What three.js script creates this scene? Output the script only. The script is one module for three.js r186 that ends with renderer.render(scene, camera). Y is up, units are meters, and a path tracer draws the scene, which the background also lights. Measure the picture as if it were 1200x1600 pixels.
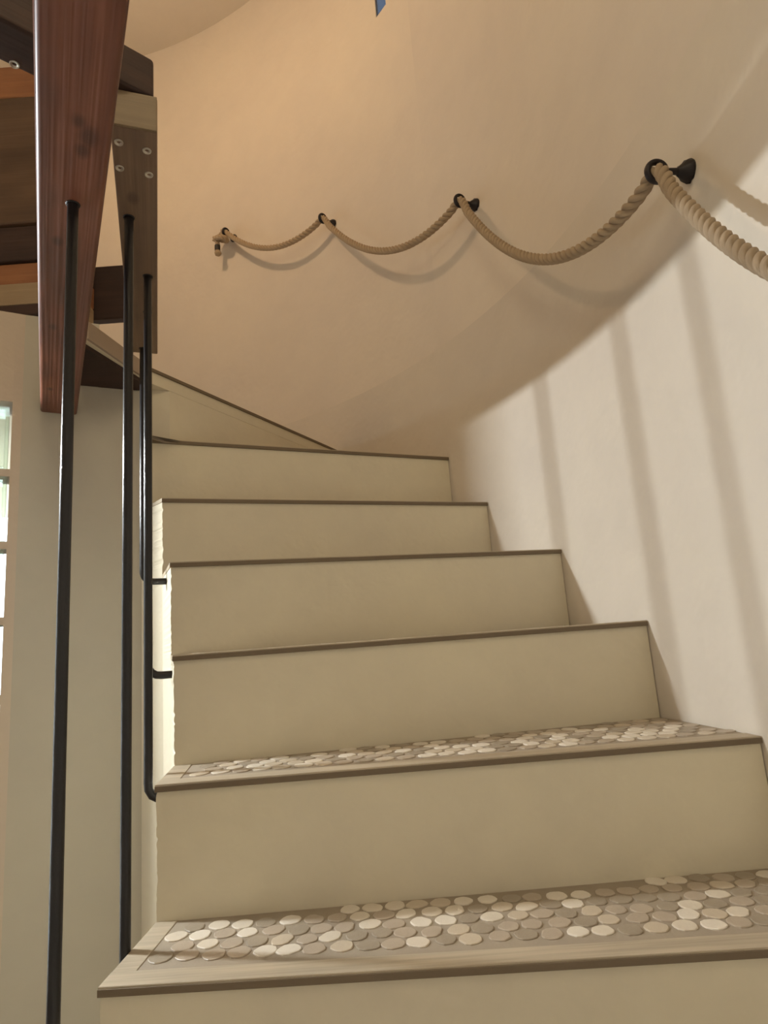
import * as THREE from 'three';
import { RoundedBoxGeometry } from 'three/addons/geometries/RoundedBoxGeometry.js';
import { mergeGeometries, toCreasedNormals } from 'three/addons/utils/BufferGeometryUtils.js';

// ---------------------------------------------------------------- camera, sky, exposure
// plan coordinates: X to the right, D ahead of the camera, Y up from eye level. The floor is world y = 0.
const EYE = 1.6235;
const V = (X, Y, D) => new THREE.Vector3(X, Y + EYE, -D);
const scene = new THREE.Scene();
scene.background = new THREE.Color().setRGB(0.84, 0.94, 1.0).multiplyScalar(4);
const camera = new THREE.PerspectiveCamera(77.34, 1200 / 1600, 0.02, 50);
{
  const pitch = 0.1933, roll = 0.0734;
  const cp = Math.cos(pitch), sp = Math.sin(pitch), c = Math.cos(roll), s = Math.sin(roll);
  const f = new THREE.Vector3(0, sp, -cp), u0 = new THREE.Vector3(0, cp, sp), r0 = new THREE.Vector3(1, 0, 0);
  const r = r0.clone().multiplyScalar(c).addScaledVector(u0, -s);
  const u = r0.clone().multiplyScalar(s).addScaledVector(u0, c);
  camera.position.set(0, EYE, 0);
  camera.quaternion.setFromRotationMatrix(new THREE.Matrix4().makeBasis(r, u, f.clone().negate()));
}
const renderer = new THREE.WebGLRenderer({ antialias: true });
renderer.toneMapping = THREE.LinearToneMapping;
renderer.toneMappingExposure = 1.05;
renderer.shadowMap.enabled = true;
const LAMP = {
  well: { color: [0.95, 1.02, 1.06], I: 6.1, at: [-1.465, 0.565, 1.142], soft: 0.62 },      // unseen white lamp low in the stairwell, casts the baluster shadows
  upper: { color: [1.0, 0.67, 0.385], I: 1.75, at: [-1.0, 2.45, 1.6], soft: 1.2 },         // unseen warm lamp under the ceiling, lights the upper wall, casts rope shadows
  lower: { color: [1.0, 0.86, 0.57], I: 0.68, at: [-0.08, 1.42, 0.0], soft: 10 },     // added fill lamp over the camera, brightens risers and back wall
};

// ---------------------------------------------------------------- helpers
let seed = 7;
const rnd = () => { seed = (seed * 1664525 + 1013904223) >>> 0; return seed / 4294967296; };
const rr = (a, b) => a + (b - a) * rnd();
const hash = (x, y, s) => { let h = Math.imul(x, 374761393) ^ Math.imul(y, 668265263) ^ Math.imul(s, 2147483647 - 58); h = Math.imul(h ^ (h >>> 13), 1274126177); return ((h ^ (h >>> 16)) >>> 0) / 4294967296; };
function vnoise(x, y, px, py, s) {                       // value noise that repeats after px, py cells
  const xi = Math.floor(x), yi = Math.floor(y), fx = x - xi, fy = y - yi;
  const w = t => t * t * (3 - 2 * t), m = (a, n) => ((a % n) + n) % n;
  const a = hash(m(xi, px), m(yi, py), s), b = hash(m(xi + 1, px), m(yi, py), s), c = hash(m(xi, px), m(yi + 1, py), s), d = hash(m(xi + 1, px), m(yi + 1, py), s);
  const u = w(fx), v = w(fy);
  return a + (b - a) * u + (c - a) * v + (a - b - c + d) * u * v;
}
const fbm = (u, v, n, oct, s, nx = n) => { let t = 0, a = 0.5, k = 1; for (let i = 0; i < oct; i++) { t += a * vnoise(u * nx * k, v * n * k, nx * k, n * k, s + i); a *= 0.5; k *= 2; } return t; };
const sRGB = c => Math.round(255 * Math.min(1, Math.max(0, c <= 0.0031308 ? 12.92 * c : 1.055 * Math.pow(c, 1 / 2.4) - 0.055)));
function tex(w, h, fn, color) {
  const d = new Uint8Array(w * h * 4);
  for (let y = 0; y < h; y++) for (let x = 0; x < w; x++) {
    const c = fn(x / w, y / h), i = 4 * (y * w + x);
    if (color) { d[i] = sRGB(c[0]); d[i + 1] = sRGB(c[1]); d[i + 2] = sRGB(c[2]); } else d[i] = d[i + 1] = d[i + 2] = Math.round(255 * Math.min(1, Math.max(0, c)));
    d[i + 3] = 255;
  }
  const t = new THREE.DataTexture(d, w, h, THREE.RGBAFormat);
  t.wrapS = t.wrapT = THREE.RepeatWrapping; t.magFilter = THREE.LinearFilter; t.minFilter = THREE.LinearMipmapLinearFilter; t.generateMipmaps = true;
  if (color) t.colorSpace = THREE.SRGBColorSpace;
  t.needsUpdate = true; return t;
}
const rep = (t, x, y) => { const c = t.clone(); c.repeat.set(x, y); c.needsUpdate = true; return c; };
const count = {};
const numbered = n => { const k = count[n] = (count[n] ?? -1) + 1; return k ? `${n}_${String(k).padStart(3, '0')}` : n; };
const shade = m => { m.castShadow = m.receiveShadow = true; return m; };
function part(name, geo, mat, parent, label) { const m = shade(new THREE.Mesh(geo, mat)); m.name = parent ? name : numbered(name); if (label) m.userData.label = label; (parent || scene).add(m); return m; }
function thing(name, label, category, at, group) {
  const o = new THREE.Group(); o.name = numbered(name); if (at) o.position.copy(at); o.userData = { label, category }; if (group) o.userData.group = group; scene.add(o); return o;
}
function tag(o, label, category, group) { Object.assign(o.userData, { label, category }); if (group) o.userData.group = group; return o; }
function struct(name, geo, mat, label) { const m = part(name, geo, mat); m.name = name; m.userData.kind = 'structure'; if (label) m.userData.label = label; return m; }
// a prism over a plan outline of [X, D] points, from Y0 to Y1 (both from eye level)
function prism(pts, Y0, Y1, bevel = 0) {
  const s = new THREE.Shape(pts.map(p => new THREE.Vector2(p[0], p[1])));
  const g = new THREE.ExtrudeGeometry(s, { depth: Y1 - Y0 - 2 * bevel, bevelEnabled: bevel > 0, bevelThickness: bevel, bevelSize: bevel, bevelOffset: -bevel, bevelSegments: 2, curveSegments: 8 });
  g.rotateX(-Math.PI / 2); g.translate(0, Y0 + EYE + bevel, 0); return g;
}
function tube(points, radius, seg = 40, radial = 12) { return new THREE.TubeGeometry(new THREE.CatmullRomCurve3(points, false, 'centripetal'), seg, radius, radial, false); }
function capped(geo, curvePts, radius) {                 // round ends for a tube
  const a = new THREE.SphereGeometry(radius, 12, 8), b = a.clone();
  a.translate(...curvePts[0].toArray()); b.translate(...curvePts[curvePts.length - 1].toArray());
  return mergeGeometries([geo, a, b]);
}
function box(w, h, d, x = 0, y = 0, z = 0, r = 0.003, seg = 2) { const g = r ? new RoundedBoxGeometry(w, h, d, seg, Math.min(r, w / 2.01, h / 2.01, d / 2.01)) : new THREE.BoxGeometry(w, h, d); g.translate(x, y, z); return g; }
function planarUV(g, su, sv) {                           // along x, and round the section
  const p = g.attributes.position, n = g.attributes.normal, uv = new Float32Array(p.count * 2);
  for (let i = 0; i < p.count; i++) {
    const ax = Math.abs(n.getX(i)), ay = Math.abs(n.getY(i)), az = Math.abs(n.getZ(i));
    if (ax > ay && ax > az) { uv[2 * i] = p.getZ(i) * su * 0.3; uv[2 * i + 1] = p.getY(i) * sv; } else if (ay >= az) { uv[2 * i] = p.getX(i) * su; uv[2 * i + 1] = p.getZ(i) * sv; } else { uv[2 * i] = p.getX(i) * su; uv[2 * i + 1] = (p.getY(i) + 0.2) * sv; }
  }
  g.setAttribute('uv', new THREE.BufferAttribute(uv, 2)); return g;
}

// ---------------------------------------------------------------- materials
const plasterTint = tex(512, 512, (u, v) => { const a = fbm(u, v, 3, 5, 11), b = fbm(u, v, 24, 3, 31), k = 1 + 0.16 * (a - 0.47) + 0.05 * (b - 0.45); return [0.9 * k, 0.9 * k, 0.9 * k * (1 - 0.06 * (a - 0.47))]; }, true);
const plasterBump = tex(512, 512, (u, v) => 0.6 * fbm(u, v, 5, 5, 51) + 0.25 * fbm(u, v, 64, 2, 71) + 0.35 * Math.pow(fbm(u, v, 14, 4, 81, 8), 2));
function plaster(rgb, scale = 1, bump = 0.004, rough = 0.85) {
  return new THREE.MeshStandardMaterial({ color: new THREE.Color().setRGB(...rgb), map: rep(plasterTint, scale, scale), bumpMap: rep(plasterBump, scale, scale), bumpScale: bump, roughness: rough });
}
function woodMap(base, dark, light, s, knots) {
  return tex(1024, 256, (u, v) => {
    let warp = 0.35 * fbm(u, v, 4, 3, s, 3), k = 0, ring = 0;
    for (const [ku, kv, kr] of knots) { let du = (u - ku), dv = v - kv; du -= Math.round(du); dv = (dv - Math.round(dv)) * 0.28; const r = Math.hypot(du * 0.62, dv) / kr; if (r < 3) { warp += 0.12 * Math.exp(-r * r * 0.5); } if (r < 1.5) { k = Math.max(k, 1 - Math.max(0, r - 0.5) / 1.0); ring = Math.sin(r * 16); } }
    const g = Math.sin((v * 9 + warp * 5) * Math.PI * 2) * 0.5 + 0.5, fine = fbm(u, v, 128, 2, s + 9, 6), blot = fbm(u, v, 4, 4, s + 17, 6);
    let m = 0.10 * g + 0.26 * fine + 0.95 * (blot - 0.12);
    const c = [0, 1, 2].map(i => { let x = dark[i] + (base[i] - dark[i]) * Math.min(1, m * 1.6); if (m > 0.55) x += (light[i] - base[i]) * Math.min(1, (m - 0.55) * 2); return x; });
    return k > 0 ? c.map((x, i) => x * (1 - 0.7 * k) + 0.7 * k * dark[i] * (0.8 + 0.2 * ring)) : c;
  }, true);
}
const grainBump = tex(512, 256, (u, v) => 0.7 * fbm(u, v, 96, 2, 201, 4) + 0.4 * fbm(u, v, 8, 3, 221, 6));
const woodMat = (map, rough, bump = 0.0012) => new THREE.MeshPhysicalMaterial({ map, bumpMap: grainBump, bumpScale: bump, roughness: rough, clearcoat: 0.05, clearcoatRoughness: 0.4 });
const M = {
  pinkBoard: plaster([0.40, 0.31, 0.235], 2, 0.002, 0.6),
  upperWall: plaster([0.74, 0.66, 0.56], 0.7, 0.006),
  lowerWall: plaster([0.70, 0.63, 0.535], 0.8, 0.006),
  wellWall: plaster([0.53, 0.49, 0.405], 0.8, 0.003),
  ceiling: plaster([0.66, 0.58, 0.47], 0.6, 0.006),
  step: plaster([0.74, 0.67, 0.515], 1.3, 0.003),
  floor: plaster([0.22, 0.15, 0.10], 1, 0.003),
  mortar: plaster([0.62, 0.52, 0.42], 2, 0.002),
  redWood: woodMat(woodMap([0.155, 0.052, 0.030], [0.050, 0.016, 0.012], [0.24, 0.095, 0.055], 301, [[0.71, 0.05, 0.009], [0.735, 0.03, 0.007], [0.69, 0.01, 0.006], [0.93, 0.95, 0.006], [0.50, 0.93, 0.005], [0.20, 0.94, 0.006]]), 0.42),
  brownWood: woodMat(woodMap([0.235, 0.155, 0.10], [0.10, 0.06, 0.04], [0.33, 0.235, 0.155], 401, [[0.80, 0.98, 0.007], [0.55, 0.05, 0.006], [0.13, 0.04, 0.007]]), 0.5),
  paleWood: woodMat(woodMap([0.36, 0.26, 0.155], [0.2, 0.13, 0.07], [0.48, 0.36, 0.23], 501, [[0.2, 0.7, 0.015], [0.7, 0.3, 0.02]]), 0.6),
  lampLitWood: woodMat(woodMap([0.36, 0.15, 0.06], [0.16, 0.06, 0.025], [0.5, 0.24, 0.11], 601, [[0.3, 0.5, 0.03]]), 0.5),  // lamplight on these boards is put into the orange tone
  darkWood: woodMat(woodMap([0.042, 0.019, 0.013], [0.015, 0.008, 0.006], [0.075, 0.038, 0.025], 701, []), 0.75),
  iron: new THREE.MeshPhysicalMaterial({ color: new THREE.Color().setRGB(0.014, 0.013, 0.014), roughness: 0.28, metalness: 0.2, bumpMap: rep(plasterBump, 6, 1.5), bumpScale: 0.0006 }),
  black: new THREE.MeshStandardMaterial({ color: new THREE.Color().setRGB(0.018, 0.014, 0.016), roughness: 0.45, metalness: 0.4 }),
  screw: new THREE.MeshStandardMaterial({ color: new THREE.Color().setRGB(0.62, 0.60, 0.55), roughness: 0.32, metalness: 0.9 }),
  rope: new THREE.MeshStandardMaterial({ color: new THREE.Color().setRGB(0.45, 0.34, 0.225), roughness: 0.95, bumpMap: rep(grainBump, 60, 3), bumpScale: 0.0012 }),
  tape: new THREE.MeshStandardMaterial({ color: new THREE.Color().setRGB(0.02, 0.018, 0.018), roughness: 0.6 }),
  enamel: new THREE.MeshStandardMaterial({ color: new THREE.Color().setRGB(0.75, 0.72, 0.66), roughness: 0.5, side: THREE.DoubleSide }),
  shadedEdge: new THREE.MeshStandardMaterial({ color: new THREE.Color().setRGB(0.155, 0.115, 0.07), roughness: 0.6 }),  // strip edge, with the shade under the nosing put into its colour
  grout: plaster([0.36, 0.30, 0.225], 6, 0.001, 0.9),
  glass: new THREE.MeshPhysicalMaterial({ color: new THREE.Color().setRGB(0.97, 1.0, 0.98), transmission: 1, thickness: 0, roughness: 0.12, ior: 1.5, bumpMap: rep(plasterBump, 5, 5), bumpScale: 0.004 }),
  pane: new THREE.MeshPhysicalMaterial({ color: new THREE.Color().setRGB(0.13, 0.18, 0.235), transmission: 1, thickness: 0, roughness: 0.02, ior: 1.5 }),
};
M.endGrain = M.paleWood.clone(); M.endGrain.color.setRGB(0.66, 0.66, 0.64);
M.brownTimber = M.brownWood.clone(); M.brownTimber.color.setRGB(0.5, 0.42, 0.36);
M.strip = new THREE.MeshStandardMaterial({ map: rep(tex(512, 128, (u, v) => { const a = fbm(u, v, 40, 3, 801, 5), b = fbm(u, v, 4, 3, 821, 4), k = 0.55 + 0.5 * a + 0.35 * b; return [0.46 * k, 0.385 * k, 0.28 * k]; }, true), 2, 8), roughness: 0.55, bumpMap: grainBump, bumpScale: 0.0006 });
const pebbleTones = [[0.80, 0.73, 0.62], [0.74, 0.66, 0.54], [0.60, 0.51, 0.39], [0.47, 0.39, 0.30], [0.36, 0.30, 0.225]];
M.pebble = pebbleTones.map((c, i) => new THREE.MeshStandardMaterial({ color: new THREE.Color().setRGB(...c), map: rep(plasterTint, 9, 9), roughness: 0.42, bumpMap: rep(plasterBump, 8, 8), bumpScale: 0.0012 }));

M.pebbleBed = M.pebble[0].clone(); M.pebbleBed.color.setRGB(1, 1, 1); M.pebbleBed.vertexColors = true;

// ---------------------------------------------------------------- the tower
const CX = -1.5925, CD = 0.7774, R = 2.1416, RI = 1.255, CEIL = 3.13;
const onCircle = (r, a) => [CX + r * Math.cos(a), CD + r * Math.sin(a)];
const stepY = k => (k - 3) * 0.18 - 0.0035;
function arc(r, a0, a1, n) { const o = []; for (let i = 0; i <= n; i++) o.push(onCircle(r, a0 + (a1 - a0) * i / n)); return o; }
// curved wall of thickness T: inner face at radius r, between two angles and two heights
function curvedWall(r, T, a0, a1, Y0, Y1, n) {
  const pos = [], uv = [], idx = [];
  const quad = (p, t) => { const b = pos.length / 3; p.forEach(v => pos.push(v.x, v.y, v.z)); t.forEach(v => uv.push(...v)); idx.push(b, b + 1, b + 2, b, b + 2, b + 3); };
  const P = (rad, a, Y) => { const c = onCircle(rad, a); return V(c[0], Y, c[1]); };
  const rows = 6;
  for (let i = 0; i < n; i++) {
    const a = a0 + (a1 - a0) * i / n, b = a0 + (a1 - a0) * (i + 1) / n;
    for (let j = 0; j < rows; j++) {
      const y0 = Y0 + (Y1 - Y0) * j / rows, y1 = Y0 + (Y1 - Y0) * (j + 1) / rows;
      quad([P(r, a, y0), P(r, a, y1), P(r, b, y1), P(r, b, y0)], [[a * r, y0], [a * r, y1], [b * r, y1], [b * r, y0]]);
      quad([P(r + T, b, y0), P(r + T, b, y1), P(r + T, a, y1), P(r + T, a, y0)], [[b, y0], [b, y1], [a, y1], [a, y0]]);
    }
    quad([P(r, a, Y1), P(r + T, a, Y1), P(r + T, b, Y1), P(r, b, Y1)], [[a, 0], [a, T], [b, T], [b, 0]]);
    quad([P(r, b, Y0), P(r + T, b, Y0), P(r + T, a, Y0), P(r, a, Y0)], [[b, 0], [b, T], [a, T], [a, 0]]);
  }
  for (const [a, flip] of [[a0, 1], [a1, 0]]) { const q = [P(r, a, Y0), P(r + T, a, Y0), P(r + T, a, Y1), P(r, a, Y1)]; quad(flip ? q : q.reverse(), [[0, Y0], [T, Y0], [T, Y1], [0, Y1]]); }
  const g = new THREE.BufferGeometry();
  g.setAttribute('position', new THREE.Float32BufferAttribute(pos, 3)); g.setAttribute('uv', new THREE.Float32BufferAttribute(uv, 2)); g.setIndex(idx);
  return toCreasedNormals(g, 0.5);
}
const T = 0.16, JOINT = 0.9, FLOOR = -EYE;
// the lower wall stands a few millimetres proud of the upper one; under the landing the tower is open to daylight
struct('wall_lower', curvedWall(R, T, -3.35, 1.22, FLOOR, JOINT, 120), M.lowerWall, 'pale curved plaster wall beside the stairs, below the joint line');
{ // upper wall with a narrow slit window high on the right; the wall is thin round the slit and splays outwards
  const r = R + 0.004, sa = Math.atan2(2.0785 - CD, 0.106 - CX), sb = sa - 0.030, y0 = 2.372, y1 = 2.80, oa = sa + 0.20, ob = sb - 0.06, TH = 0.012;
  const g = [curvedWall(r, T, oa, Math.PI * 2 + ob, JOINT, CEIL, 150), curvedWall(r, TH, sa, oa, JOINT, CEIL, 8), curvedWall(r, TH, ob, sb, JOINT, CEIL, 3), curvedWall(r, TH, sb, sa, JOINT, y0, 2), curvedWall(r, TH, sb, sa, y1, CEIL, 2)];
  struct('wall_upper', mergeGeometries(g), M.upperWall, 'tan curved plaster wall above the joint line');
  const w = new THREE.Group(); w.name = 'window_2'; w.userData = { kind: 'structure', label: 'narrow slit window of pale blue daylight high in the curved wall' }; scene.add(w);
  part('pane', curvedWall(r + 0.004, 0.004, sb, sa, y0, y1, 2), M.pane, w);
}
struct('ceiling', prism(arc(R + T + 0.02, 0, Math.PI * 2 * 0.995, 90), CEIL, CEIL + 0.15), M.ceiling, 'flat plaster ceiling over the curved wall');
struct('floor', prism(arc(R + T, 0, Math.PI * 2 * 0.995, 90), FLOOR - 0.12, FLOOR), M.floor);

// ---------------------------------------------------------------- staircase
// inner and outer ends of every nosing, in plan
const tO = { 1: 0.005, 2: 0.109, 3: 0.230, 4: 0.356, 5: 0.492, 6: 0.568, 7: 0.836 }, tI = { 1: 0.028, 2: 0.160, 3: 0.277, 4: 0.391, 5: 0.562, 6: 0.656, 7: 0.624 };
const dI = { 1: -0.024, 2: -0.004, 3: 0.005, 4: 0.002, 5: 0.017, 6: 0.001, 7: 0.003 };
for (let k = 0; k >= -5; k--) { tO[k] = tO[k + 1] - 0.118; tI[k] = tI[k + 1] - 0.118; dI[k] = -0.01; }
const lerp2 = (a, b, t) => [a[0] + (b[0] - a[0]) * t, a[1] + (b[1] - a[1]) * t];
const nI = k => onCircle(RI + dI[k], tI[k]), RW = R - 0.002;
const nO = k => onCircle(RW, tO[k]);
function stepOutline(k) {
  if (k === 6) return [nI(6), ...arc(RW, tO[6], tO[7], 8), lerp2(nI(7), nO(7), 0.08)];
  return [nI(k), ...arc(RW, tO[k], tO[k + 1], 5), nI(k + 1)];
}
const sub2 = (a, b) => [a[0] - b[0], a[1] - b[1]], len2 = a => Math.hypot(a[0], a[1]), unit2 = a => { const l = len2(a); return [a[0] / l, a[1] / l]; };
const add2 = (a, b, s = 1) => [a[0] + b[0] * s, a[1] + b[1] * s];
const left2 = d => [-d[1], d[0]];                       // a quarter turn towards the next step
function cross2(a, da, b, db) { const t = ((b[0] - a[0]) * db[1] - (b[1] - a[1]) * db[0]) / (da[0] * db[1] - da[1] * db[0]); return add2(a, da, t); }
function pebbleShape(sx, sz, wob) {
  const n = 14, pos = [], idx = [], h = 0.0016;
  const rad = i => 1 + wob * (hash(i, 3, 5) - 0.5);
  const ring = (s, y) => { for (let i = 0; i < n; i++) { const a = i / n * Math.PI * 2; pos.push(sx * s * rad(i) * Math.cos(a), y, sz * s * rad(i) * Math.sin(a)); } };
  ring(1, 0); ring(1, h * 0.6); ring(0.93, h); pos.push(0, h, 0);
  for (let r = 0; r < 2; r++) for (let i = 0; i < n; i++) { const j = (i + 1) % n, a = r * n + i, b = r * n + j; idx.push(a, a + n, b, b, a + n, b + n); }
  for (let i = 0; i < n; i++) idx.push(2 * n + i, 3 * n, 2 * n + (i + 1) % n);
  let g = new THREE.BufferGeometry(); g.setAttribute('position', new THREE.Float32BufferAttribute(pos, 3));
  const uv = []; for (let i = 0; i < pos.length; i += 3) uv.push(pos[i], pos[i + 2]); g.setAttribute('uv', new THREE.Float32BufferAttribute(uv, 2));
  g.setIndex(idx); return toCreasedNormals(g, 0.25);
}
const pebbleGeos = [pebbleShape(0.0152, 0.0138, 0.10), pebbleShape(0.0145, 0.0145, 0.12), pebbleShape(0.0158, 0.0128, 0.16), pebbleShape(0.0135, 0.0132, 0.14)];
const inside = (p, poly) => { let c = false; for (let i = 0, j = poly.length - 1; i < poly.length; j = i++) { const a = poly[i], b = poly[j]; if ((a[1] > p[1]) !== (b[1] > p[1]) && p[0] < (b[0] - a[0]) * (p[1] - a[1]) / (b[1] - a[1]) + a[0]) c = !c; } return c; };
const edgeDist = (p, poly) => { let m = 9; for (let i = 0, j = poly.length - 1; i < poly.length; j = i++) { const a = poly[j], b = poly[i], d = sub2(b, a), t = Math.max(0, Math.min(1, ((p[0] - a[0]) * d[0] + (p[1] - a[1]) * d[1]) / (d[0] * d[0] + d[1] * d[1]))); m = Math.min(m, len2(sub2(p, add2(a, d, t)))); } return m; };
// the plaster body of a step: an upright block whose front arris on the well side is slightly uneven
function stepBody(k, Y1) {
  const out = stepOutline(k), n = out.length, c = unit2(sub2(out[1], out[0])), hs = [FLOOR];
  for (let y = Y1 - 0.215; y < Y1 - 0.004; y += 0.003 + 0.005 * hash(hs.length, k + 20, 95)) hs.push(y);
  hs.push(Y1);
  const pos = [], uv = [], rows = hs.map((y, r) => { const o = out.slice(), w = r && y > Y1 - 0.2 ? 0.0026 * Math.pow(hash(r, k + 20, 91), 3) + 0.0016 * hash(r >> 3, k + 20, 93) : 0; o[0] = add2(o[0], c, w); return o; });
  const put = (p, y, u, v) => { const q = V(p[0], y, p[1]); pos.push(q.x, q.y, q.z); uv.push(u, v); };
  for (let r = 0; r + 1 < hs.length; r++) for (let i = 0; i < n; i++) {
    const a = rows[r][i], b = rows[r][(i + 1) % n], c1 = rows[r + 1][(i + 1) % n], d = rows[r + 1][i], u0 = i * 0.37, u1 = u0 + len2(sub2(out[(i + 1) % n], out[i]));
    put(a, hs[r], u0, hs[r]); put(b, hs[r], u1, hs[r]); put(c1, hs[r + 1], u1, hs[r + 1]); put(a, hs[r], u0, hs[r]); put(c1, hs[r + 1], u1, hs[r + 1]); put(d, hs[r + 1], u0, hs[r + 1]);
  }
  const top = rows[rows.length - 1], tris = THREE.ShapeUtils.triangulateShape(top.map(p => new THREE.Vector2(...p)), []);
  for (const t of tris) for (const q of t) put(top[q], Y1, top[q][0], top[q][1]);
  for (const t of tris) for (const q of t.slice().reverse()) put(rows[0][q], FLOOR, top[q][0], top[q][1]);
  const g = new THREE.BufferGeometry(); g.setAttribute('position', new THREE.Float32BufferAttribute(pos, 3)); g.setAttribute('uv', new THREE.Float32BufferAttribute(uv, 2)); g.computeVertexNormals();
  return g;
}
const stairs = thing('staircase', 'pale plaster winder staircase with mosaic treads curving up to the left beside the rope', 'staircase', V(0, FLOOR, 0));
const lift = g => { g.translate(0, -FLOOR - EYE, 0); return g; };          // geometry is written in world height; the group stands on the floor
for (let k = -5; k <= 6; k++) {
  const Y = stepY(k), st = part('step', lift(stepBody(k, Y - 0.010)), M.step, stairs);
  const a = nI(k), b = nO(k), dir = unit2(sub2(b, a)), nrm = left2(dir);          // nrm points to the next riser
  const c = nI(k + 1), e = nO(k + 1), sd = unit2(sub2(c, a)), sn = [sd[1], -sd[0]];  // along the well edge, and inwards from it
  const W = 0.030, SW = 0.030;
  const f0 = add2(a, nrm, -0.004), inL = cross2(add2(a, nrm, W), dir, a, sd);
  const bEnd = onCircle(RW, Math.atan2(b[1] + nrm[1] * W - CD, b[0] + nrm[0] * W - CX));
  const fR = add2(b, nrm, -0.004), fRr = len2(sub2(fR, [CX, CD])) > RW ? onCircle(RW, Math.atan2(fR[1] - CD, fR[0] - CX)) : fR;
  if (k >= 0) {
    part('nosing_strip', lift(prism([f0, fRr, bEnd, inL], Y - 0.0095, Y, 0.001)), M.strip, st);
    part('shaded_edge', lift(prism([add2(a, nrm, -0.0055), add2(fRr, nrm, -0.0015), add2(fRr, nrm, 0.012), add2(a, nrm, 0.012)], Y - 0.0105, Y - 0.0022, 0.0008)), M.shadedEdge, st, 'edge of the tread strip, nosing shade in its dark brown colour');
    const s1 = add2(inL, sn, 0), s2 = cross2(add2(a, nrm, W), dir, add2(a, sn, SW), sd), cdir = unit2(sub2(e, c));
    const s3 = cross2(c, cdir, add2(a, sn, SW), sd);
    const ok = k < 6;
    if (ok) part('side_strip', lift(prism([s1, s2, s3, c], Y - 0.0095, Y - 0.0004, 0.001)), M.strip, st);
    // bed of grout and the pebbles set into it
    const a1 = tO[k + 1], bA = Math.atan2(bEnd[1] - CD, bEnd[0] - CX);
    const bed = ok ? [s2, ...arc(RW, bA, a1, 6), s3] : [inL, ...arc(RW, bA, a1, 6), c];
    part('grout_bed', lift(prism(bed, Y - 0.0098, Y - 0.0014)), M.grout, st);
    const spots = [], pitch = 0.0318;
    for (let j = -2; j < 30; j++) for (let i = -2; i < 60; i++) {
      const u = i * pitch + (j % 2 ? pitch / 2 : 0) + rr(-0.0022, 0.0022), v = W + 0.002 + j * pitch * 0.87 + rr(-0.0022, 0.0022);
      const p = add2(add2(a, dir, u), nrm, v);
      if (inside(p, bed) && edgeDist(p, bed) > 0.012) spots.push(p);
    }
    const single = k === 1 || k === 2;
    const light = hash(k, 1, 77);
    const rest = [];
    for (const p of spots) {
      const q = rnd(), tone = q < 0.2 ? 0 : q < 0.36 ? 1 : q < 0.5 ? 2 : q < 0.76 ? 3 : 4, geo = pebbleGeos[Math.floor(rnd() * 4)], turn = rr(0, 6.28);
      const at = V(p[0], Y - 0.0014, p[1]); at.y -= FLOOR + EYE;
      if (single) { const m = part('pebble', geo, M.pebble[tone], st); m.position.copy(at); m.rotation.y = turn; }
      else { const g = geo.clone(), col = new Float32Array(g.attributes.position.count * 3); for (let i = 0; i < col.length; i++) col[i] = pebbleTones[tone][i % 3]; g.setAttribute('color', new THREE.BufferAttribute(col, 3)); g.rotateY(turn); g.translate(at.x, at.y, at.z); rest.push(g); }
    }
    if (rest.length) { const m = part('pebbles', mergeGeometries(rest), M.pebbleBed, st); m.userData.kind = 'stuff'; }
  }
}
// landing slab at the head of the stairs
const LAND = stepY(7), edgeB = [-0.613, 1.275], edgeC = [-0.735, 1.49];
{
  const outline = [nI(7), ...arc(RW, tO[7], 2.6, 40), [-3.2, 2.02], [-1.27, 1.75], [-1.05, 1.45], edgeC, edgeB];
  const land = part('landing', lift(prism(outline, LAND - 0.042, LAND, 0.001)), M.step, stairs);
  part('soffit_board', lift(prism([[-0.577, 1.500], [-0.60, 1.54], edgeC, [-0.623, 1.290]], LAND - 0.052, LAND - 0.0422)), M.darkWood, land, 'dark wooden soffit under the landing edge');
  const a = nI(7), b = nO(7), dir = unit2(sub2(b, a)), nrm = left2(dir);
  part('edge_board', lift(prism([edgeB, [-0.575, 1.498], [-0.585, 1.50], [-0.623, 1.277]].map(p => add2(p, [0.006, -0.004])), LAND - 0.041, LAND - 0.001)), M.pinkBoard, land, 'light brown board along the open landing edge');
  part('riser', lift(prism([lerp2(a, b, 0.08), b, add2(b, nrm, 0.12), [-0.60, 1.66], [-0.600, 1.5520]], FLOOR, LAND - 0.0425)), M.step, land);
  part('shaded_edge', lift(prism([add2(a, nrm, -0.005), add2(b, nrm, -0.003), add2(b, nrm, 0.01), add2(a, nrm, 0.01)], LAND - 0.010, LAND - 0.002)), M.shadedEdge, land, 'edge of the landing, nosing shade in its dark brown colour');
}

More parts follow.
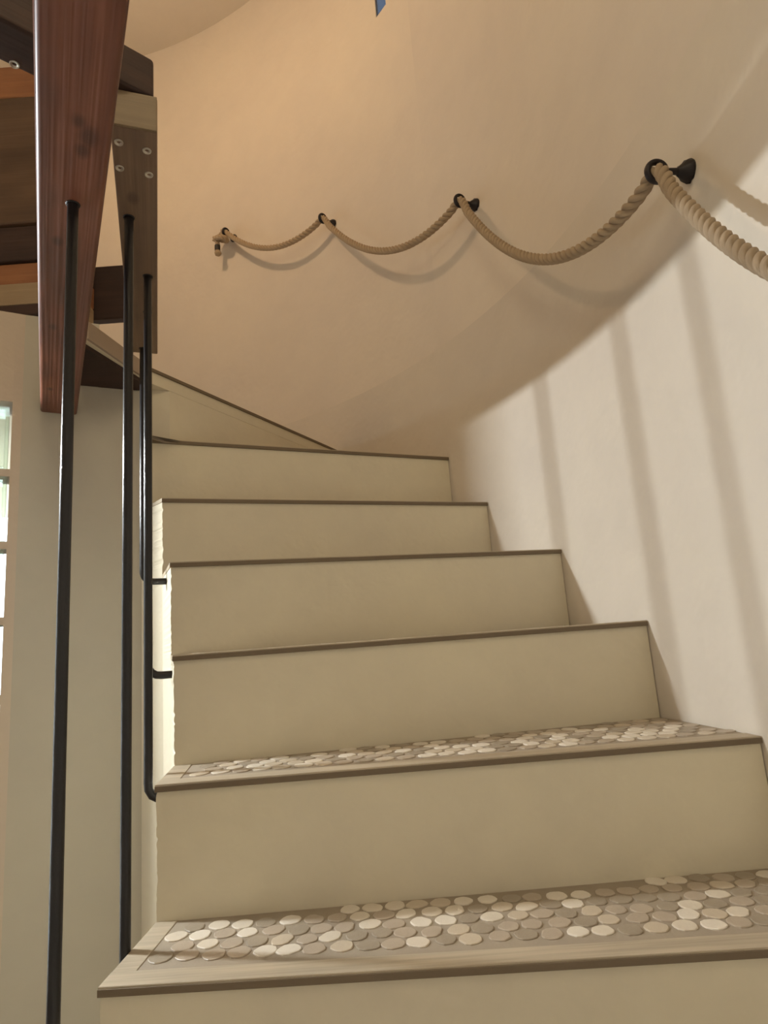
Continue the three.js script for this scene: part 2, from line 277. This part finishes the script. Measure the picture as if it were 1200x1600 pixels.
// ---------------------------------------------------------------- wall of the well with the glass-block window
const w0 = [-0.590, 1.5475], w1 = [-0.838, 1.430], w2 = [-1.125, 1.262];  // last end is out of view, placed to bound lamplight on the curved wall
{
  const out = add2([0, 0], unit2([0.46, -1]), -0.14);
  const WT = 0.835, wm = lerp2(w0, w1, 0.40);
  struct('wall_well', mergeGeometries([prism([w0, wm, add2(wm, out), add2(w0, out)], FLOOR, LAND - 0.0525), prism([wm, w1, add2(w1, out), add2(wm, out)], FLOOR, WT)]), M.wellWall, 'beige wall across the stairwell beside the glass blocks');
  const d = unit2(sub2(w2, w1)), n = [d[1] * 1, -d[0] * 1];       // n points behind the wall
  const nb = n[1] > 0 ? n : [-n[0], -n[1]];
  const P = (s, t) => add2(add2(w1, d, s), nb, t);
  const L = len2(sub2(w2, w1)), gap = 0.017, pitch = 0.1695, size = 0.152, tops = [0.596, 0.4265, 0.257, 0.0875, -0.082, -0.2515];
  const s0 = 0.020, botY = tops[5] - size - 0.02;
  const win = new THREE.Group(); win.name = 'window_1'; win.userData = { kind: 'structure', label: 'glass block window in the wall of the stairwell' }; scene.add(win);
  const mortar = [];
  const bar = (sA, sB, yA, yB) => mortar.push(prism([P(sA, 0.003), P(sB, 0.003), P(sB, 0.08), P(sA, 0.08)], yA, yB));
  mortar.push(prism([P(0, 0), P(s0, 0), P(s0, 0.1), P(0, 0.1)], FLOOR, WT));
  mortar.push(prism([P(s0 + size + gap * 0.9, 0), P(L, 0), P(L, 0.1), P(s0 + size + gap * 0.9, 0.1)], FLOOR, WT));
  mortar.push(prism([P(s0, 0), P(s0 + size + gap, 0), P(s0 + size + gap, 0.1), P(s0, 0.1)], FLOOR, botY));
  mortar.push(prism([P(s0, 0), P(s0 + size + gap, 0), P(s0 + size + gap, 0.1), P(s0, 0.1)], tops[0] + 0.012, WT));
  for (const t of tops) bar(s0, s0 + size + gap, t - pitch, t - size);
  part('frame', mergeGeometries(mortar), M.mortar, win);
  for (const t of tops) {                                          // hollow block: two dished faces and a rim
    const c0 = P(s0 + size / 2 + gap * 0.3, 0.04);
    const face = new RoundedBoxGeometry(size, size, 0.008, 3, 0.003);
    const rim = new THREE.Shape([[-1, -1], [1, -1], [1, 1], [-1, 1]].map(p => new THREE.Vector2(p[0] * size / 2, p[1] * size / 2)));
    const hs = size / 2 - 0.008; rim.holes.push(new THREE.Path([[-1, -1], [-1, 1], [1, 1], [1, -1]].map(p => new THREE.Vector2(p[0] * hs, p[1] * hs))));
    const rg = new THREE.ExtrudeGeometry(rim, { depth: 0.07, bevelEnabled: true, bevelThickness: 0.003, bevelSize: 0.003, bevelOffset: -0.003, bevelSegments: 2 }); rg.translate(0, 0, -0.035);
    const front = face.clone(), back = face.clone(); front.translate(0, 0, 0.028); back.translate(0, 0, -0.028);
    const blk = part('glass_block', mergeGeometries([front, back, rg].map(g => g.index ? g.toNonIndexed() : g)), M.glass, win);
    blk.position.copy(V(c0[0], t - size / 2, c0[1])); blk.rotation.y = Math.atan2(d[1], d[0]) ;
  }
  // the wall goes on behind the window and closes the well to the tower
  struct('wall_well_side', prism([w2, [-1.26, 1.75], [-2.2, 1.95], [-3.15, 2.0], [-3.15, 2.1], [-2.2, 2.05], [-1.2, 1.85], add2(w2, [0.03, 0.1])], FLOOR, WT), M.wellWall);
}

// ---------------------------------------------------------------- handrail planks and beams
// a plank lying along the line from a to b (plan), its underside at Y
function plankGroup(name, label, a, b, Y, width, thick, mat, bevel, group) {
  const d = sub2(b, a), L = len2(d), mid = lerp2(a, b, 0.5), t = thing(name, label, 'handrail', V(mid[0], Y, mid[1]), group);
  t.rotation.y = Math.atan2(d[1], d[0]);
  const g = planarUV(box(L, thick, width, 0, thick / 2, 0, bevel, 3), 1.0, 3.4);
  return { t, L, board: part('board', g, mat, t), toLocal: p => { const v = sub2(p, mid), u = unit2(d); return [v[0] * u[0] + v[1] * u[1], -(v[0] * -u[1] + v[1] * u[0])]; } };
}
function screwHead(parent, x, y, z) {
  const g = new THREE.LatheGeometry([[0.0026, -0.001], [0.0026, 0.0008], [0.0055, 0.0016], [0.0058, 0.0005], [0.0058, -0.001], [0.0026, -0.001]].map(p => new THREE.Vector2(p[0], p[1])), 18);
  const hex = new THREE.CylinderGeometry(0.0025, 0.0025, 0.0006, 6); hex.translate(0, -0.0006, 0);
  const s = part('screw', g, M.screw, parent); s.rotation.x = Math.PI; s.position.set(x, y, z);
  part('socket', hex, M.black, s);
  return s;
}
const RAIL = 0.675, RAIL_NEAR = 0.585, RT = 0.055;
const nearRail = plankGroup('handrail_plank', 'wide reddish brown handrail plank overhead, nearest at the upper left', [-0.145, 0.30], [-0.766, 1.46], RAIL_NEAR, 0.079, 0.05, M.redWood, 0.006);
const farRail = plankGroup('handrail_plank', 'narrow grey brown handrail plank with four screws beside the curved wall', [-0.290, 0.722], [-0.520, 1.357], RAIL, 0.058, RT, M.brownWood, 0.002);
for (const [x, dd] of [[-0.318, 0.741], [-0.287, 0.759], [-0.336, 0.787], [-0.301, 0.804]]) { const l = farRail.toLocal([x, dd]); screwHead(farRail.t, l[0], 0.0, l[1]); }
{ // pale sawn end of that plank
  const g = planarUV(box(0.004, RT - 0.002, 0.057, -farRail.L / 2 - 0.0015, RT / 2, 0, 0.001, 2), 3, 3); part('end_grain', g, M.endGrain, farRail.t, 'pale sawn plank end');
}
const crossRail = plankGroup('handrail_plank', 'dark short plank lying across on top of the two long handrail planks', [-0.287, 0.755], [-0.545, 0.515], RAIL + RT + 0.0005, 0.062, 0.062, M.darkWood, 0.006);
{ const l = crossRail.toLocal([-0.4172, 0.667]); screwHead(crossRail.t, l[0], 0, l[1]); }
function beam(name, label, x0, x1, Y0, Y1, d0, d1, mat) {
  const g = planarUV(box(x1 - x0, Y1 - Y0, d1 - d0, 0, 0, 0, 0.004), 0.8, 2.5); const m = part(name, g, mat); m.position.copy(V((x0 + x1) / 2, (Y0 + Y1) / 2, (d0 + d1) / 2)); tag(m, label, 'beam'); return m;
}
beam('timber_beam', 'dark timber beam crossing behind both handrail planks', -3.0, -0.662, 0.905, 1.065, 1.60, 1.63, M.darkWood);
beam('timber_board', 'thin dark board lowest in the stack at the left edge, on the wall top', -2.9, -0.745, 0.836, 0.866, 1.432, 1.59, M.darkWood);
beam('timber_board', 'pale brown board in the stack at the left edge', -2.9, -0.745, 0.867, 0.927, 1.437, 1.59, M.paleWood);
beam('timber_board', 'board in the stack at the left edge, lamplight in its orange brown colour', -2.9, -0.745, 0.928, 0.990, 1.45, 1.59, M.lampLitWood);
beam('timber_beam', 'dark timber stacked on the orange board at the left edge', -2.9, -0.745, 0.991, 1.088, 1.44, 1.59, M.darkWood);
beam('timber_beam', 'broad glossy brown timber at the left edge, highest but one of the stack', -2.9, -0.80, 1.089, 1.462, 1.43, 1.59, M.brownTimber);
beam('timber_board', 'small board on top of the broad brown timber at the left edge, lamplight in its orange colour', -2.9, -0.80, 1.463, 1.56, 1.43, 1.59, M.lampLitWood);

// ---------------------------------------------------------------- iron balusters
const rods = [
  { at: [-0.377, 0.740], top: RAIL_NEAR, k: 0, label: 'leftmost and thickest-looking black iron baluster, rising to the reddish plank' },
  { at: [-0.366, 0.893], top: RAIL, k: 1, label: 'black iron baluster bent into the side of the lowest mosaic step' },
  { at: [-0.398, 1.056], top: RAIL, k: 2, label: 'black iron baluster whose curved foot meets the second mosaic step' },
  { at: [-0.445, 1.180], top: RAIL, k: 3, label: 'black iron baluster hidden behind another, its foot showing at the third step' },
  { at: [-0.514, 1.335], top: RAIL, k: 4, label: 'farthest black iron baluster, at the end of the grey brown plank' },
];
const rodR = 0.0070, foot = { 0: 0.04, 1: 0.044, 2: 0.037, 3: 0.034, 4: 0.026 };
for (const r of rods) {
  const o = thing('iron_baluster', r.label, 'baluster', V(r.at[0], stepY(r.k) - foot[r.k], r.at[1]), 'iron balusters along the stairwell');
  const out = unit2(sub2(r.at, [CX, CD])), gap = RI + dI[r.k] - len2(sub2(r.at, [CX, CD])) + 0.012;
  const H = r.top + 0.012 - (stepY(r.k) - foot[r.k]), b = 0.02, pts = [];
  for (const h of [H, H * 0.75, H * 0.5, H * 0.25, b * 2, b]) pts.push(new THREE.Vector3(0, h, 0));
  for (let i = 1; i <= 5; i++) { const a = i / 5 * Math.PI / 2, s = b * (1 - Math.cos(a)); pts.push(new THREE.Vector3(out[0] * s, b - b * Math.sin(a), -out[1] * s)); }
  pts.push(new THREE.Vector3(out[0] * (gap + 0.01), 0, -out[1] * (gap + 0.01)));
  part('rod', capped(tube(pts, rodR, 90, 14), pts, rodR), M.iron, o);
  const col = new THREE.TorusGeometry(rodR + 0.0005, 0.0016, 8, 18); col.rotateX(Math.PI / 2); col.translate(0, r.top - (stepY(r.k) - foot[r.k]), 0); part('collar', col, M.iron, o);
}

// ---------------------------------------------------------------- rope handrail
const ringAt = [[-0.27, 0.18], [0.0726, 0.715], [0.4475, 1.246], [0.8150, 1.669], [1.0929, 1.878]], STAND = 0.057;
const ropeR = 0.0119, inner = (a, Y, s) => { const c = onCircle(R + (Y > JOINT ? 0.004 : 0) - s, a); return V(c[0], Y, c[1]); };
const rings = ringAt.map(([a, Y]) => inner(a, Y, STAND));
const sag = [0.15, 0.175, 0.155, 0.105];
function ropeCurve() {
  const pts = [];
  { const a = rings[0].clone().add(new THREE.Vector3(0, -0.02, 0.05)); pts.push(a); }
  for (let i = 0; i < 4; i++) for (let j = i ? 1 : 0; j <= 16; j++) { const t = j / 16, p = rings[i].clone().lerp(rings[i + 1], t); p.y -= 4 * sag[i] * t * (1 - t); pts.push(p); }
  const n = rings[4].clone().sub(rings[3]).normalize();
  pts.push(rings[4].clone().addScaledVector(n, 0.03).add(new THREE.Vector3(0, 0.004, 0)));
  return new THREE.CatmullRomCurve3(pts, false, 'centripetal');
}
const ropePath = ropeCurve(), ropeLen = ropePath.getLength();
function strand(curve, length, phase, lay, offset, radius, N, radial = 8) {
  const fr = curve.computeFrenetFrames(N, false), pos = [], uv = [], idx = [], nor = [], cen = [];
  for (let i = 0; i <= N; i++) {
    const t = i / N, c = curve.getPointAt(t), a = phase + t * length / lay * Math.PI * 2;
    cen.push(c.clone().addScaledVector(fr.normals[i], Math.cos(a) * offset).addScaledVector(fr.binormals[i], Math.sin(a) * offset));
  }
  for (let i = 0; i <= N; i++) {
    const tan = cen[Math.min(N, i + 1)].clone().sub(cen[Math.max(0, i - 1)]).normalize(), out = cen[i].clone().sub(curve.getPointAt(i / N)).normalize(), side = tan.clone().cross(out).normalize(), up = side.clone().cross(tan).normalize();
    for (let j = 0; j <= radial; j++) { const b = j / radial * Math.PI * 2, n = up.clone().multiplyScalar(Math.cos(b)).addScaledVector(side, Math.sin(b)); nor.push(n.x, n.y, n.z); const p = cen[i].clone().addScaledVector(n, radius); pos.push(p.x, p.y, p.z); uv.push(i / N * length / 3, j / radial); }
  }
  for (let i = 0; i < N; i++) for (let j = 0; j < radial; j++) { const a = i * (radial + 1) + j, b = a + radial + 1; idx.push(a, a + 1, b, b, a + 1, b + 1); }
  const g = new THREE.BufferGeometry(); g.setAttribute('position', new THREE.Float32BufferAttribute(pos, 3)); g.setAttribute('normal', new THREE.Float32BufferAttribute(nor, 3)); g.setAttribute('uv', new THREE.Float32BufferAttribute(uv, 2)); g.setIndex(idx); return g;
}
const rope = thing('rope_handrail', 'thick twisted natural rope handrail hanging in loops from black rings on the curved wall', 'rope', rings[0].clone());
const shiftRope = g => { g.translate(-rings[0].x, -rings[0].y, -rings[0].z); return g; };
for (let s = 0; s < 3; s++) part('strand', shiftRope(strand(ropePath, ropeLen, s * 2.0944, 0.058, ropeR * 0.56, ropeR * 0.5, 1000)), M.rope, rope);
{ // knotted end beyond the last ring
  const along = rings[4].clone().sub(rings[3]); along.y = 0; along.normalize();
  const rad = new THREE.Vector3(rings[4].x - CX, 0, rings[4].z + CD).normalize(), into = rad.clone().negate(), up = new THREE.Vector3(0, 1, 0);
  const Q = (x, y, z) => rings[4].clone().addScaledVector(along, x).addScaledVector(up, y).addScaledVector(into, z);
  const loop = new THREE.CatmullRomCurve3([Q(0.005, 0.0, 0), Q(0.026, 0.008, -0.004), Q(0.046, 0.004, -0.006), Q(0.054, -0.012, 0.008), Q(0.036, -0.026, 0.024), Q(0.004, -0.036, 0.024), Q(-0.004, -0.038, 0.004), Q(0.006, -0.034, -0.01), Q(0.03, -0.024, -0.004), Q(0.058, -0.016, 0.012), Q(0.068, -0.012, 0.016)], false, 'centripetal');
  const kn = [0, 1, 2].map(s => strand(loop, loop.getLength(), s * 2.0944, 0.05, 0.006, 0.0068, 120));
  part('knot', shiftRope(mergeGeometries(kn)), M.rope, rope, 'knotted rope end at the last ring');
  const tail = new THREE.CatmullRomCurve3([Q(0.048, -0.02, 0.014), Q(0.046, -0.045, 0.012), Q(0.047, -0.07, 0.012), Q(0.046, -0.092, 0.012)]);
  const tg = [0, 1, 2].map(s => strand(tail, tail.getLength(), s * 2.0944, 0.05, 0.0055, 0.006, 40));
  const tl = part('tail', shiftRope(mergeGeometries(tg)), M.rope, rope);
  part('whipping', shiftRope(tube([Q(0.0465, -0.054, 0.012), Q(0.047, -0.066, 0.012), Q(0.047, -0.08, 0.012)], 0.0128, 8, 14)), M.tape, tl, 'black tape round the rope tail');
  const fray = new THREE.LatheGeometry([[0.001, 0.008], [0.011, 0.006], [0.0165, -0.006], [0.014, -0.013], [0.006, -0.018], [0.0005, -0.016]].map(p => new THREE.Vector2(p[0], p[1])), 12);
  const fp = fray.attributes.position; for (let i = 0; i < fp.count; i++) { const k = 1 + 0.25 * (hash(i % 13, i >> 3, 9) - 0.5); fp.setX(i, fp.getX(i) * k); fp.setZ(i, fp.getZ(i) * k); } fray.computeVertexNormals();
  const q = Q(0.046, -0.088, 0.012).sub(rings[0]); fray.translate(q.x, q.y, q.z); part('frayed_tip', fray, M.rope, tl);
}
// brackets: a ring round the rope and a stem with a knob on the wall
const bracketLabels = [null, 'black iron rope bracket on the curved wall, largest and nearest at the right', 'black iron rope bracket on the curved wall, in the middle of the three ring brackets', 'small black iron rope bracket between the middle one and the knotted rope end', 'black iron rope bracket holding the knotted end of the rope'];
for (let i = 1; i < 5; i++) {
  const a = ringAt[i][0], Y = ringAt[i][1], o = thing('rope_bracket', bracketLabels[i], 'bracket', rings[i].clone(), 'black rope brackets on the curved wall');
  const outw = new THREE.Vector3(Math.cos(a), 0, -Math.sin(a)), t = ropePath.getTangentAt(ropePath.getUtoTmapping ? nearestU(rings[i]) : 0.5);
  const tg = new THREE.TorusGeometry(ropeR + 0.0045, 0.0047, 12, 28);
  tg.scale(1, 1, 1.35); tg.applyQuaternion(new THREE.Quaternion().setFromUnitVectors(new THREE.Vector3(0, 0, 1), t.clone().setY(t.y * 0.3).normalize()));
  part('ring', tg, M.black, o);
  const s0 = outw.clone().multiplyScalar(ropeR + 0.004), s1 = outw.clone().multiplyScalar(STAND - 0.004);
  part('stem', tube([s0, s0.clone().lerp(s1, 0.5), s1], 0.0055, 6, 12), M.black, o);
  const kg = new THREE.LatheGeometry([[0.0001, -0.016], [0.007, -0.014], [0.0105, -0.008], [0.0165, -0.002], [0.0185, 0.004], [0.0185, 0.0075], [0.0001, 0.0075]].map(p => new THREE.Vector2(p[0], p[1])), 20);
  const kp = kg.attributes.position; for (let j = 0; j < kp.count; j++) { const w = 1 + 0.12 * Math.sin(j * 2.3); kp.setX(j, kp.getX(j) * w); }
  kg.computeVertexNormals(); kg.applyQuaternion(new THREE.Quaternion().setFromUnitVectors(new THREE.Vector3(0, 1, 0), outw)); kg.translate(...outw.clone().multiplyScalar(STAND - 0.0078).toArray());
  part('wall_plate', kg, M.black, o);
}
function nearestU(p) { let b = 0, m = 9; for (let i = 0; i <= 600; i++) { const d = ropePath.getPointAt(i / 600).distanceTo(p); if (d < m) { m = d; b = i / 600; } } return b; }

// ---------------------------------------------------------------- lamps, all out of view
function lamp(spec, r, label, name, dish) {
  const at = V(...spec.at), o = thing(name, label, 'lamp', at), c = new THREE.Color().setRGB(...spec.color);
  const bm = new THREE.MeshStandardMaterial({ color: 0xffffff, emissive: c, emissiveIntensity: r > 0.1 ? 0.8 : 2, roughness: 0.4 });
  for (const dz of dish ? [-0.022, 0, 0.022] : [0]) { const bulb = part('bulb', new THREE.SphereGeometry(r, 20, 14), bm, o); bulb.castShadow = false; bulb.position.z = dz; }  // bulbs in a row widen the baluster shadows
  const up = CEIL - spec.at[1];
  part('cord', tube([new THREE.Vector3(0, dish ? 0.1 : r, 0), new THREE.Vector3(0, up / 2, 0), new THREE.Vector3(0, up - 0.01, 0)], 0.003, 4, 8), M.black, o);
  const rose = new THREE.CylinderGeometry(0.03, 0.045, 0.03, 20); rose.translate(0, up - 0.015, 0); part('ceiling_rose', rose, M.enamel, o);
  if (dish) {
    part('shade', new THREE.LatheGeometry([[0.3, 0.018], [0.301, 0.021], [0.2, 0.05], [0.1, 0.08], [0.02, 0.11], [0.0, 0.112]].map(p => new THREE.Vector2(p[0], p[1])), 48), M.enamel, o);  // unseen dish, rim set to keep this light off the upper wall
  } else { const cap = new THREE.CylinderGeometry(0.014, 0.02, 0.04, 16); cap.translate(0, r + 0.016, 0); part('lamp_holder', cap, M.black, o); }
  for (const dz of dish ? [-0.022, 0, 0.022] : [0]) { const l = new THREE.PointLight(c, spec.I / (dish ? 3 : 1), 0, 2); l.castShadow = true; l.shadow.radius = spec.soft ?? 0.7; l.name = 'light'; l.position.z = dz; o.add(l); }
}
lamp(LAMP.well, 0.0105, 'unseen white lamp low in the stairwell, its dish and three bulbs shaped for the shadows on the wall', 'unseen_lamp', true);
lamp(LAMP.upper, 0.05, 'unseen warm lamp under the ceiling, lighting the upper wall', 'unseen_lamp', false);
lamp(LAMP.lower, 0.20, 'added fill lamp, a large warm globe over the lower stairs that brightens the risers', 'unseen_lamp', false);

renderer.render(scene, camera);
